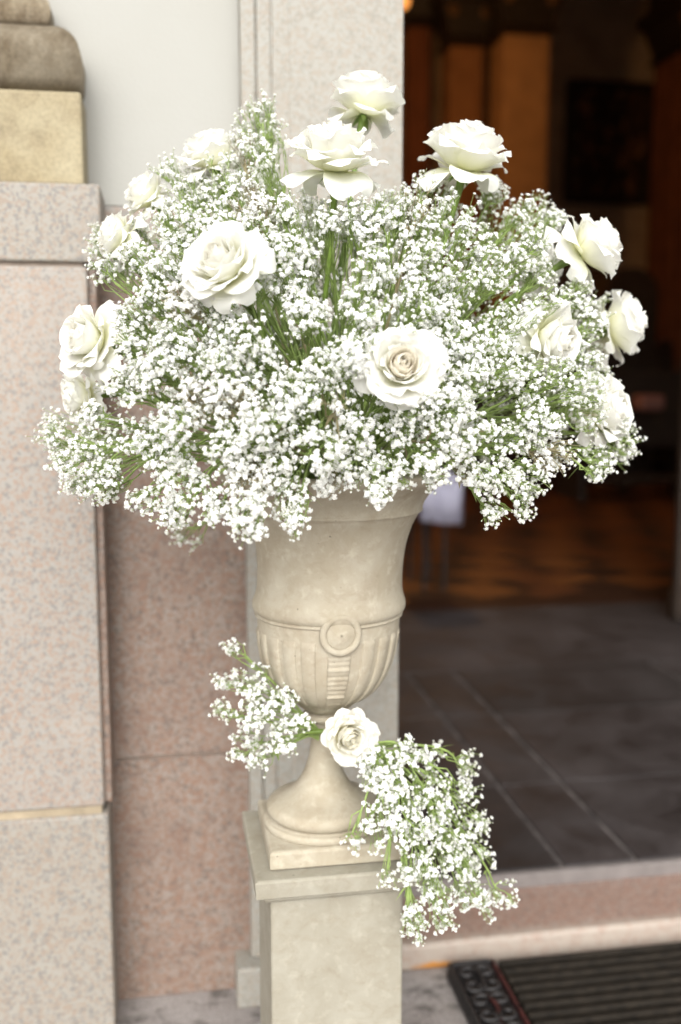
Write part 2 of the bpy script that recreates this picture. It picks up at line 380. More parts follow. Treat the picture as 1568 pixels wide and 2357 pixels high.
# the doorway's far side, lintel and wall round it (outside the picture)
DX1 = 1.75
jr = empty('far_door_jamb', (DX1+.12, YJ, 0), 'pale granite jamb on the far side of the doorway', 'door jamb')
box('jamb_shaft', DX1, DX1+.27, YJ, YW+.28, 0, 2.70, M['granite_jamb'], jr, .003)
lt = box('door_lintel', JX0, DX1+.27, YJ-.002, YW+.28, 2.702, 3.0, M['granite_jamb'], None, .004); tag(lt, 'granite lintel over the doorway', 'lintel')
wr = box('outer_wall', DX1+.271, 6.0, YW, YW+.28, 0, 4.2, M['stucco']); tag(wr, 'stucco wall beyond the doorway', 'wall')
wu = box('upper_wall', JX0+.051, DX1+.27, YW+.012, YW+.28, 3.001, 4.2, M['stucco']); tag(wu, 'stucco wall above the doorway', 'wall')

# step: granite tread, then the dark floor slabs
step = empty('door_step', (.9, YW, 0), 'low pink granite doorstep with a worn pale edge and a rust stain', 'step')
YT = .605
def step_mat():
    m = M['granite_step'].copy(); m.name = 'granite_step_worn'; nt = m.node_tree; b = nt.nodes['Principled BSDF']; p = pos(nt)
    src = b.inputs['Base Color'].links[0].from_socket
    sp = nd(nt, 'ShaderNodeSeparateXYZ'); nt.links.new(p, sp.inputs[0])
    # rust run-off stain near the urn, a shape of its own
    d = nd(nt, 'ShaderNodeVectorMath', operation='DISTANCE'); rc = at(1005, 2222, YW-.004)
    d.inputs[1].default_value = (rc[0], rc[1], rc[2]*5); sc = scaled(nt, p, (1, 1, 5))
    nt.links.new(sc, d.inputs[0])
    nn = noise(nt, p, 70, 4, .6)
    ad = nd(nt, 'ShaderNodeMath', operation='MULTIPLY_ADD'); nt.links.new(nn, ad.inputs[0]); ad.inputs[1].default_value = .05; nt.links.new(d.outputs['Value'], ad.inputs[2])
    src = mixc(nt, mixc(nt, 1.0, ramp(nt, sp.outputs[1], ((YW+.004, 1.0), (YW+.028, 0.0))), ramp(nt, noise(nt, p, 50, 3, .6), ((.25, .35), (.6, .85))), 'MULTIPLY'), src, (.36, .31, .26))
    c = mixc(nt, ramp(nt, ad.outputs[0], ((.045, 1.0), (.075, 0.0))), src, (.46, .19, .03))
    wear = ramp(nt, sp.outputs[1], ((YW+.004, 1.0), (YW+.028, 0.0)))
    up = ramp(nt, noise(nt, p, 50, 3, .6), ((.25, .35), (.6, .85)))
    nt.links.new(c, b.inputs['Base Color'])
    return m
smat = step_mat()
bm = box_bm(jx1-.002, DX1, YW-.004, YT, 0, .050, .009, 3)
bm_obj('tread', bm, smat, step)
box('floor_lip', jx1-.002, DX1, YT-.006, YT+.010, .004, .0770, M['lip'], step, .003)

# ------------------------------------------------------------------ the interior
RX0, RX1, RY1, RZ = -1.2, 6.0, 10.0, 5.2
fl = box('interior_floor', RX0, RX1, YT+.011, RY1, -.2, .074, M['slab_joint']); tag(fl, kind='structure')
YPQ = 2.80
# dark slabs with pale joints; the joints run straight into the building
jx = [.10, float(atz(1286, 1977, .08)[0]), float(atz(1450, 1960, .08)[0]), 1.42, 1.95]
rows = [(YT+.012, 1.02), (1.022, 1.52), (1.522, 1.95), (1.952, YPQ)]
SHIFT = .012
for r, (ya, yb) in enumerate(rows):
    xs_ = [RX0+.01] + ([.02] + jx if r < 3 else [-.2, 1.9]) + [2.6, 3.6, RX1-.01]
    for xa, xb in zip(xs_, xs_[1:]):
        t = .0788 + random.uniform(-.0003, .0003)
        box('floor_slab', xa+.0065+random.uniform(-.002, .002), xb-.0065, ya+.0006, yb-.0006, .02, t, M[random.choice(('slab', 'slab_b', 'slab_c'))], fl, .0012)
# parquet: basket weave, squares of two planks laid crosswise
pl_meshes = []
SQ = .26
for m in M['oak']:
    bm = box_bm(-SQ/2+.001, SQ/2-.001, -SQ/4+.001, SQ/4-.001, -.02, .003, .0015, 1); me = bpy.data.meshes.new('plank'); bm.to_mesh(me); bm.free(); me.materials.append(m); pl_meshes.append(me)
cand = []
cs, sn = math.cos(rad(24)), math.sin(rad(24))
for i in range(-30, 30):
    for j in range(-30, 30):
        for k in (-1, 1):
            lx, ly = (i*SQ, j*SQ+k*SQ/4) if (i+j) % 2 == 0 else (i*SQ+k*SQ/4, j*SQ)
            x = 1.6+lx*cs-ly*sn; y = 4.2+lx*sn+ly*cs
            if not (YPQ+.20 < y < 7.6): continue
            q = np.array([x, y, .08])-CAM; dz = q @ CF; uu = 784+FPX*(q @ CR)/dz
            if 860 < uu < 1640: cand.append((y, x, 0 if (i+j) % 2 == 0 else 1))
cand.sort()
for y, x, k in cand[:300]:
    o = link('plank', pl_meshes[(1 if k else 0) if random.random() < .8 else 2], fl, (x, y, .0775)); o.rotation_euler.z = rad(24)+(math.pi/2 if k else 0)
if len(cand) > 300:
    Vq = []; Qq = []
    for y, x, k in cand[300:]:
        b0 = len(Vq); a = rad(24)+(math.pi/2 if k else 0); ca, sa = math.cos(a), math.sin(a)
        for lx, ly in ((-.128, -.063), (.128, -.063), (.128, .063), (-.128, .063)): Vq.append((x+lx*ca-ly*sa, y+lx*sa+ly*ca, .0802))
        Qq.append((b0, b0+1, b0+2, b0+3))
    o = link('far_planks', np_mesh('far_planks', Vq, Qq, [M['oak'][0]], smooth=False), fl); o['kind'] = 'stuff'
pf = box('parquet_bed', RX0+.01, RX1-.01, YPQ, RY1-.01, .03, .0775, M['oak'][1], fl)

def swall(name, *a): return tag(box(name, *a), kind='structure')
swall('interior_wall_back', RX0, RX1, RY1, RY1+.2, 0, RZ, M['plaster_dark'])
swall('interior_wall_left', RX0-.2, RX0, YW+.3, RY1, 0, RZ, M['plaster_dark'])
swall('interior_wall_right', RX1, RX1+.2, YW+.28, RY1, 0, RZ, M['plaster_dark'])
swall('interior_ceiling', RX0-.2, RX1+.2, YW+.28, RY1+.2, RZ, RZ+.2, M['plaster_dark'])
swall('upper_facade_back', -6.0, RX1, YW+.30, YW+.42, 3.0, RZ, M['plaster_dark'])

# columns with dark capitals
def column(u0, u1, v_cap, Y, label, mat='plaster_warm'):
    x0, x1 = X(u0, 600, Y), X(u1, 600, Y); cx, w = (x0+x1)/2, (x1-x0)/2
    zc = Z((u0+u1)/2, v_cap, Y)
    e = empty('interior_column', (cx, Y, 0), label, 'column', 'columns in the dark interior')
    bm = bmesh.new(); n = 4
    box('shaft', cx-w, cx+w, Y, Y+2*w, .30, zc, M[mat], e, .02)
    loft_rect('base', cx-w, cx+w, Y, Y+2*w, [(.08, .07), (.20, .07), (.22, .04), (.26, .05), (.29, .012), (.301, .002)], M['wood_dark'], e)
    cap_ = loft_rect('capital', cx-w, cx+w, Y, Y+2*w, [(zc-.005, .005), (zc+.03, .05), (zc+.06, .02), (zc+.10, .01), (zc+.36, .09), (zc+.40, .14), (zc+.50, .15), (zc+.52, .06), (RZ-.005, .06)], M['frame_dark'], e)
    for sx_ in (-1, 1):                       # scrolls of the capital
        P = [(cx+sx_*(w*.95+.05*math.cos(t)*(1-t/9)), Y-.07, zc+.28+.06*math.sin(t)*(1-t/9)) for t in np.linspace(0, 7.5, 22)]
        tube_obj('scroll', P, .018, M['gilt'], cap_, 6)
    return e
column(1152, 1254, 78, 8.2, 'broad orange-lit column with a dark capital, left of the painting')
column(1030, 1106, 105, 8.6, 'dim brown column just left of the broad orange-lit column', 'plaster_brown_dim')
column(936, 985, 60, 8.9, 'narrow dim column right beside the granite door jamb', 'plaster_red_dim')
column(1545, 1660, 120, 8.6, 'dim reddish column at the right edge, beyond the painting', 'plaster_red_dim')

# painting on the back wall
YB = RY1-.06
x0, x1, z0, z1 = X(1302, 330, YB), X(1506, 330, YB), Z(1400, 470, YB), Z(1400, 186, YB)
pn = empty('framed_painting', ((x0+x1)/2, YB, z0), 'large dark painting in a dark frame on the back wall', 'painting')
fw = .09
box('canvas', x0+fw, x1-fw, YB+.02, YB+.05, z0+fw, z1-fw, M['canvas'], pn)
for a in ((x0, x0+fw, z0, z1), (x1-fw, x1, z0, z1), (x0+fw+.001, x1-fw-.001, z0, z0+fw), (x0+fw+.001, x1-fw-.001, z1-fw, z1)):
    box('frame_bar', a[0], a[1], YB-.03, YB+.055, a[2], a[3], M['frame_dark'], pn, .015)

# pews: dark benches with rounded ends in the gloom
def pew(x0, x1, Y, h, label):
    e = empty('church_pew', ((x0+x1)/2, Y, .08), label, 'pew', 'dark pews in the interior')
    z = .08
    for x in (x0, x1-.06):
        bm = bmesh.new(); pr_ = [(Y, z), (Y+.50, z)]
        pr_ += [(Y+.50, z+h*.45), (Y+.40, z+h*.60)] + [(Y+.25+.13*math.cos(a), z+h-.13+.13*math.sin(a)) for a in np.linspace(.3, math.pi, 8)] + [(Y+.06, z+h*.5)]
        A = [bm.verts.new((x, q[0], q[1])) for q in pr_]; B = [bm.verts.new((x+.06, q[0], q[1])) for q in pr_]
        for i in range(len(A)): bm.faces.new((A[i], A[(i+1) % len(A)], B[(i+1) % len(A)], B[i]))
        bm.faces.new(A[::-1]); bm.faces.new(B); bmesh.ops.recalc_face_normals(bm, faces=bm.faces)
        bm_obj('pew_end', bm, M['wood_dark'], e)
    box('backrest', x0+.061, x1-.061, Y+.14, Y+.18, z+.40, z+h-.06, M['wood_dark'], e, .01)
    box('seat', x0+.061, x1-.061, Y+.181, Y+.52, z+.40, z+.44, M['wood_dark'], e, .01)
    box('kneeler', x0+.061, x1-.061, Y-.16, Y-.02, z+.16, z+.20, M['wood_dark'], e, .01)
    return e
pew(X(1010, 900, 6.9), X(1450, 900, 6.9), 6.9, .98, 'dark pew behind the white cloth, nearest the jamb')
pew(X(1340, 900, 6.1), X(1640, 900, 6.1), 6.1, 1.05, 'dark pew with a rose cushion at the right')
pew(X(1080, 800, 8.0), X(1560, 800, 8.0), 7.95, 1.30, 'tall dark pew in the row against the columns')
# tall dark confessional
cf = empty('confessional', (X(1470, 700, 7.2), 7.2, .08), 'tall dark wooden cabinet with arched top below the painting', 'cabinet')
xa, xb = X(1395, 700, 7.2), X(1515, 700, 7.2); zt_ = Z(1450, 615, 7.2)
bm = bmesh.new(); pr_ = [(xa, .08), (xb, .08)] + [((xa+xb)/2+(xb-xa)/2*math.cos(a), zt_-.22+.22*math.sin(a)) for a in np.linspace(0, math.pi, 13)]
A = [bm.verts.new((q[0], 7.2, q[1])) for q in pr_]; B = [bm.verts.new((q[0], 7.8, q[1])) for q in pr_]
for i in range(len(A)): bm.faces.new((A[i], A[(i+1) % len(A)], B[(i+1) % len(A)], B[i]))
bm.faces.new(A[::-1]); bm.faces.new(B); bmesh.ops.recalc_face_normals(bm, faces=bm.faces)
bm_obj('cabinet_body', bm, M['wood_dark'], cf)
for q in (0, 1):
    w = (xb-xa)/2; box('cabinet_door', xa+.02+q*w, xa+w-.02+q*w, 7.175, 7.199, .2, zt_-.35, M['frame_dark'], cf, .008)
# cushion, book ledge and the hanging cloth
cu = bm_obj('seat_cushion', box_bm(X(1478, 925, 5.9), X(1532, 925, 5.9), 5.9, 6.08, Z(1500, 945, 5.9), Z(1500, 910, 5.9), .025, 3), M['cushion']); tag(cu, 'dim rose cushion propped on the dark pew at the right', 'cushion')
zc0, zc1 = Z(1010, 1200, 3.1), Z(1010, 1095, 3.1); xc0, xc1 = X(968, 1150, 3.1), X(1066, 1150, 3.1)
bm = bmesh.new(); n = 14; ra, rb = [], []
for i in range(n+1):
    t = i/n; x = xc0+(xc1-xc0)*t; y = 3.1+.012*math.sin(t*9)+.01*math.sin(t*23)
    ra.append((bm.verts.new((x, y, zc0-.02*t)), bm.verts.new((x, y-.01, zc1)), bm.verts.new((x, y+.40, zc1+.004))))
for a, b_ in zip(ra, ra[1:]):
    for i in range(2): bm.faces.new((a[i], b_[i], b_[i+1], a[i+1]))
bmesh.ops.solidify(bm, geom=list(bm.faces), thickness=.004)
cl = bm_obj('table_cloth', bm, M['cloth'], None, True); tag(cl, 'lavender white cloth hanging from the small dark table', 'cloth')
tb = empty('side_table', ((xc0+xc1)/2, 3.13, .08), 'small dark table under the lavender white cloth', 'table')
box('table_top', xc0+.02, xc1-.02, 3.13, 3.48, zc1-.035, zc1-.005, M['wood_dark'], tb, .004)
for x in (xc0+.03, xc1-.07):
    for y in (3.16, 3.43): box('leg', x, x+.014, y, y+.014, .08, zc1-.036, M['rubber'], tb, .003)
# dark vestibule post at the right edge
vp = atz(1556, 1430, .08)
po = empty('vestibule_post', (vp[0]+.1, vp[1], .08), 'dark wooden post at the right edge of the interior', 'post')
box('post_shaft', vp[0], vp[0]+.30, vp[1], vp[1]+.05, .20, Z(1580, 700, vp[1]), M['wood_dark'], po, .01)
box('post_base', vp[0]-.006, vp[0]+.306, vp[1]-.006, vp[1]+.056, .08, .199, M['wood_dark'], po, .004)

# lit lamp, half hidden by the jamb
LP = at(925, 3, 6.2)
la = empty('hanging_lamp', tuple(LP), 'small lit orange globe lamp hanging beside the door jamb', 'lamp')
bm = bmesh.new(); bmesh.ops.create_icosphere(bm, subdivisions=3, radius=.055)
em = bpy.data.materials.new('lit_glass'); em.use_nodes = True; nt = em.node_tree; nt.nodes.clear()
e_ = nd(nt, 'ShaderNodeEmission'); e_.inputs[0].default_value = (1, .36, .08, 1); e_.inputs[1].default_value = .8; o_ = nd(nt, 'ShaderNodeOutputMaterial'); nt.links.new(e_.outputs[0], o_.inputs[0])
for v in bm.verts: v.co += Vector(LP)
bm_obj('globe', bm, em, la, True)
tube_obj('chain', [LP+np.array([0, 0, .055]), LP+np.array([0, 0, .3]), np.array([LP[0], LP[1], RZ])], .006, M['iron'], la)
pld = bpy.data.lights.new('lamp_light', 'POINT'); pl = bpy.data.objects.new('lamp_light', pld); C.objects.link(pl)
pld.energy = 34; pld.color = (1, .50, .18); pld.shadow_soft_size = .10; pl.parent = la; pl.location = (.0, -.02, -.18)

# ------------------------------------------------------------------ doormat
mat_e = empty('doormat', (.9, .2, 0), 'dark ribbed doormat with scrolled cast iron end and red edge', 'doormat')
mz = .030
mx0 = float(atz(1032, 2225, mz)[0]); mxi = float(atz(1142, 2212, mz)[0]); my1 = YW-.034; my0 = my1-.42; mx1 = 1.20
box('iron_end_plate', mx0, mxi, my0, my1, .001, mz-.010, M['iron'], mat_e, .003)
box('iron_end_plate', mx1-(mxi-mx0), mx1, my0, my1, .001, mz-.010, M['iron'], mat_e, .003)
box('rubber_bed', mxi+.001, mx1-(mxi-mx0)-.001, my0, my1, .001, .012, M['rubber'], mat_e)
for s, xa, xb in ((0, mx0, mxi), (1, mx1-(mxi-mx0), mx1)):
    for xx in (xa+.003, xb-.008): box('iron_rail', xx, xx+.005, my0+.003, my1-.003, mz-.011, mz+.002, M['iron_red'] if (xx > xa+.01) != bool(s) else M['iron'], mat_e, .0015)
    for yy in (my0+.002, my1-.009): box('iron_rail', xa+.009, xb-.009, yy, yy+.007, mz-.011, mz+.003, M['iron'], mat_e, .0015)
    cx = (xa+xb)/2; w = (xb-xa)/2-.010
    for k in range(5):
        cy = my1-.05-k*.080
        for sg in (-1, 1):
            for fl_ in (-1, 1):
                t = np.linspace(0, 5.6, 20); rr = w*.60*(1-t/8.0)
                P = np.stack([cx+sg*(w*.46+rr*np.cos(t+math.pi)), cy+fl_*(.019+rr*.9*np.sin(t)), np.full_like(t, mz-.003)], 1)
                tube_obj('iron_scroll', P, .0046, M['iron'], mat_e, 6)
        P = [(cx, cy-.036, mz-.004), (cx+.006, cy, mz-.001), (cx, cy+.036, mz-.004)]
        tube_obj('iron_scroll', P, .004, M['iron_red'] if k in (1, 2, 3) else M['iron'], mat_e, 6)
nr = 17; pit = (my1-my0)/nr
rb = box_bm(mxi+.003, mx1-(mxi-mx0)-.003, -pit*.25, pit*.25, 0, .019, .005, 3)
rme = bpy.data.meshes.new('rib'); rb.to_mesh(rme); rb.free(); rme.materials.append(M['rib'])
for k in range(nr): link('rib', rme, mat_e, (0, my0+(k+.5)*pit, .0125))

# ------------------------------------------------------------------ pedestal
ZC = .471
ped = empty('stone_pedestal', (-.004, 0, 0), 'cream cast stone pedestal with moulded cap under the urn', 'pedestal')
px = -.003; hw = .080
bm = box_bm(px-hw, px+hw, -hw, hw, .10, ZC-.035, .004, 3); bm_obj('shaft', bm, M['pedestal'], ped)
loft_rect('cap', px-hw, px+hw, -hw, hw, [(ZC-.0349, .002), (ZC-.033, .006), (ZC-.030, .008), (ZC-.0265, .0075), (ZC-.0240, .0095), (ZC-.0238, .016), (ZC-.022, .0185), (ZC-.003, .0195), (ZC-.001, .0185), (ZC, .0165)], M['pedestal'], ped)
loft_rect('base', px-hw, px+hw, -hw, hw, [(.001, .030), (.055, .030), (.060, .026), (.075, .012), (.090, .006), (.0995, .002)], M['pedestal'], ped)

# ------------------------------------------------------------------ urn
ZP = ZC+.024
urn = empty('garden_urn', (-.004, 0, ZC), 'cream cast stone urn with fluted bowl and ring medallion holding the flowers', 'urn')
LEAN = math.tan(rad(1.9)); Z0 = .50; XC = -.0095
def lean(x, y, z): return (x+XC+LEAN*(z-Z0), y, z)
loft_rect('plinth', -.083, .075, -.078, .078, [(ZC+.001, -.002), (ZC+.003, 0), (ZP-.004, 0), (ZP-.001, -.0015), (ZP, -.004)], M['urn'], urn)
def lathe(name, prof, mat, parent, n=96, mod=None):
    V = []; Q = []
    for i, (r, z) in enumerate(prof):
        for j in range(n):
            a = 2*math.pi*j/n; rr = r if mod is None else r+mod(a, z)
            V.append(lean(rr*math.cos(a), rr*math.sin(a), z))
    for i in range(len(prof)-1):
        for j in range(n): Q.append((i*n+j, i*n+(j+1) % n, (i+1)*n+(j+1) % n, (i+1)*n+j))
    return link(name, np_mesh(name, V, Q, [mat]), parent)
def smooth_prof(pts, k=6):
    P = np.array(pts, float); out = []
    for i in range(len(P)-1):
        p0, p1, p2, p3 = P[max(i-1, 0)], P[i], P[i+1], P[min(i+2, len(P)-1)]
        for t in np.arange(k)/k:
            out.append(.5*((2*p1)+(-p0+p2)*t+(2*p0-5*p1+4*p2-p3)*t*t+(-p0+3*p1-3*p2+p3)*t**3))
    out.append(P[-1]); return [tuple(q) for q in out]
PXU = .000530
def zz(v): return float(at(758, v, 0)[2])
foot = [(.0, ZP-.001), (.0715, ZP-.001), (.0730, ZP+.0015), (.0735, ZP+.005), (.0722, ZP+.0085), (.0700, ZP+.0092)]
foot += [(.0560+.0140*math.cos(a), ZP+.0205+.0112*math.sin(a)) for a in np.linspace(-1.25, 1.25, 14)]
foot += smooth_prof([(.0585, ZP+.0325), (.0480, ZP+.0375), (.0375, ZP+.0450), (.0285, zz(1785)), (.0215, zz(1755)), (.0175, zz(1715)), (.0172, zz(1680)), (.0215, zz(1650))], 6)
lathe('foot', foot, M['urn'], urn)
col = [(.0215, zz(1650))]+[(.0245+.0035*math.cos(a), (zz(1650)+zz(1636))/2+(zz(1636)-zz(1650))/2*math.sin(a)) for a in np.linspace(-1.5, 1.5, 9)]+[(.021, zz(1634))]
lathe('collar', col, M['urn'], urn)
bowl_pts = [(.021, zz(1634)), (.030, zz(1624)), (.0385, zz(1610)), (.0525, zz(1592)), (.0665, zz(1565)), (.0765, zz(1530)), (.0825, zz(1490)), (.0855, zz(1450)), (.0868, zz(1425)), (.0872, zz(1412))]
bowl_prof = smooth_prof(bowl_pts, 6)
bowl = bowl_prof + [(.0875, zz(1410)), (.0900, zz(1409)), (.0902, zz(1406)), (.0878, zz(1404)), (.0880, zz(1402))]
bowl += smooth_prof([(.0908, zz(1400)), (.0930, zz(1392)), (.0930, zz(1380)), (.0905, zz(1365)), (.0885, zz(1348)), (.0880, zz(1325)), (.0885, zz(1290)), (.0910, zz(1250)), (.0965, zz(1210)), (.1040, zz(1180)), (.1065, zz(1173))], 5)
bowl += [(.1085, zz(1172)), (.1095, zz(1169)), (.1090, zz(1167))]
bowl += smooth_prof([(.1090, zz(1166)), (.1110, zz(1150)), (.1190, zz(1128)), (.1285, zz(1112)), (.1320, zz(1106)), (.1345, zz(1098)), (.1345, zz(1086)), (.1315, zz(1080)), (.122, zz(1079)), (.112, zz(1083)), (.100, zz(1110)), (.080, zz(1180))], 5)
lathe('bowl', bowl, M['urn'], urn, 128)
lathe('soil', [(.0, zz(1105)), (.05, zz(1104)), (.101, zz(1107))], M['stem'], urn, 32)
# fluted tongues on the lower bowl, each a raised panel following the bowl
bp_ = np.array(bowl_prof)
def strip(name, a0, half, zlo, zhi, h, parent, taper=True, ridges=0, rnd=False):
    zs = np.linspace(zlo, zhi, 18 if not ridges else 64); V = []; Q = []; nc = 6
    off = [0, .7, 1, 1, .7, 0]; cs_ = [-1, -.93, -.82, .82, .93, 1]
    for i, z in enumerate(zs):
        r = float(np.interp(z, bp_[:, 1], bp_[:, 0])); w = half
        e = 1.0 if 0 < i < len(zs)-1 else 0.0
        hh = h*e
        if ridges: hh = h*e*(.55+.45*abs(math.sin(ridges*math.pi*i/(len(zs)-1)))) + (.0022*math.exp(-((i/(len(zs)-1)-.68)/.03)**2)+.0025*math.exp(-((i/(len(zs)-1)-.30)/.03)**2))
        for c_, of in zip(cs_, off):
            a = a0+c_*w; rr = r-.0006+hh*of+.0003*e
            V.append(lean(rr*math.cos(a), rr*math.sin(a), z))
    for i in range(len(zs)-1):
        for j in range(nc-1): Q.append((i*nc+j, i*nc+j+1, (i+1)*nc+j+1, (i+1)*nc+j))
    return link(name, np_mesh(name, V, Q, [M['urn']]), parent)
AM = -math.pi/2                                # the medallion faces the street
NF = 22
for k in range(NF):
    d = (k+.5)*2*math.pi/NF
    da = (d+math.pi) % (2*math.pi)-math.pi
    if abs(da) < .24: continue
    strip('flute', AM+d, .104, zz(1604), zz(1437), .0024, urn)
strip('strap', AM, .165, zz(1618), zz(1446), .0034, urn, ridges=15)
# medallion: ring, disc and boss
def medallion():
    zc = zz(1420); r = float(np.interp(zc, bp_[:, 1], bp_[:, 0]))+.0032
    th = np.linspace(0, 2*math.pi, 41)
    def surf(sx_, sz_, h):                      # wrapped on the bowl
        a = AM+sx_/r; return lean((r+h)*math.cos(a), (r+h)*math.sin(a), zc+sz_)
    V = []; Q = []; nt_ = 10
    R1, R2 = .0205, .0042
    for t in th[:-1]:
        for p in range(nt_):
            b_ = 2*math.pi*p/nt_; rr = R1+R2*math.cos(b_); V.append(surf(rr*math.cos(t), rr*math.sin(t), .0035*math.sin(b_)+.0005))
    n = len(th)-1
    for i in range(n):
        for p in range(nt_): Q.append((i*nt_+p, ((i+1) % n)*nt_+p, ((i+1) % n)*nt_+(p+1) % nt_, i*nt_+(p+1) % nt_))
    ring = link('medallion_ring', np_mesh('medallion_ring', V, Q, [M['urn']]), urn)
    V = []; Q = []; rs = [(.0185, -.004), (.0182, .0004), (.0150, .0008), (.0105, .0030), (.006, .0042), (.001, .0044)]
    for rr, h_ in rs:
        for t in th[:-1]: V.append(surf(rr*math.cos(t), rr*math.sin(t), h_))
    for i in range(len(rs)-1):
        for j in range(n): Q.append((i*n+j, i*n+(j+1) % n, (i+1)*n+(j+1) % n, (i+1)*n+j))
    link('medallion_boss', np_mesh('medallion_boss', V, Q, [M['urn']]), ring)
medallion()
MOUTH = np.array(lean(0, 0, zz(1092)))

# ------------------------------------------------------------------ roses
KO = [0, .12, .3, .6, .85, 1.0]
def K(vals, o): return float(np.interp(o, KO, vals))
def petal_mesh(R, o, az, r_, reflex, name, mat, nu=12, nv=12, dome=0.0):
    L = R*K((.88, .92, .99, 1.10, 1.14, 1.02), o)*(r_.uniform(.93, 1.07) if o < .8 else r_.uniform(.82, 1.14))*(1+.30*dome*max(0, 1-o*1.5))
    Wd = R*K((.20, .34, .48, .62, .70, .64), o)*r_.uniform(.9, 1.1)
    rho = R*K((.07, .16, .30, .54, .95, 1.5), o)
    j = r_.uniform(-9, 9)
    a = [K((14, 32, 56, 76, 90, 98+15*reflex), o), K((-2, 0, 3, 22, 52, 80+36*reflex), o)+j, K((-10, -8, -6, 40, 88, 98+44*reflex), o)+j*1.5]
    curl = K((.0, .02, .06, .20, .42, .62), o)*r_.uniform(.7, 1.35)
    ph = r_.uniform(0, 6.28); skew = r_.uniform(-.18, .18); ruf = K((.0, .010, .018, .045, .065, .07), o)*R
    vs = np.linspace(0, 1, nv); dl = L/(nv-1)
    r0 = R*(.03+.05*o); z0 = R*(.06*(1-o)); rr, z = r0, z0; mid = []; ang = []
    for v in vs:
        x = v; k0, k1, k2 = (1-x)*(1-2*x), 4*x*(1-x), x*(2*x-1)
        A = rad(a[0]*k0+a[1]*k1+a[2]*k2); mid.append((rr, z)); ang.append(A); rr += dl*math.sin(A); z += dl*math.cos(A)
    V = []; UV = []
    for (mr, mz_), A, v in zip(mid, ang, vs):
        tip = max(0, (v-.62)/.38)
        w = Wd*(.22+.78*math.sin(min(1, v/.68)*math.pi/2)**.9)*(math.sqrt(max(0, 1-(tip*.90)**2.6))*(1-.22*tip*o*o))
        nin = (-math.cos(A), math.sin(A))        # towards the axis
        rho_v = max(rho, .6*mr) if o < .5 else rho
        for i in range(nu):
            s = -1+2*i/(nu-1); sl = s*w
            an = sl/rho_v
            tang = rho_v*math.sin(an); inn = rho_v*(1-math.cos(an))
            e = max(0, abs(s)-.30)/.70
            inn -= curl*w*1.9*e**1.7*max(0, v-.25)**1.2
            inn += ruf*math.sin(s*3.6+ph+v*2)*v*v + ruf*.45*math.sin(s*8+ph*2+v*3)*v**3
            tang *= 1-.12*e*curl*v
            pr_ = mr+nin[0]*inn; pz = mz_+nin[1]*inn - .12*R*(s*s)*max(0, v-.7)*o
            pt = tang+skew*w*v*.5
            ca, sa = math.cos(az), math.sin(az)
            V.append((pr_*ca-pt*sa, pr_*sa+pt*ca, pz)); UV.append(((s+1)/2, v))
    Q = [(b*nu+c, b*nu+c+1, (b+1)*nu+c+1, (b+1)*nu+c) for b in range(nv-1) for c in range(nu-1)]
    return np_mesh(name, V, Q, [mat], uv=UV)
KEEP = []
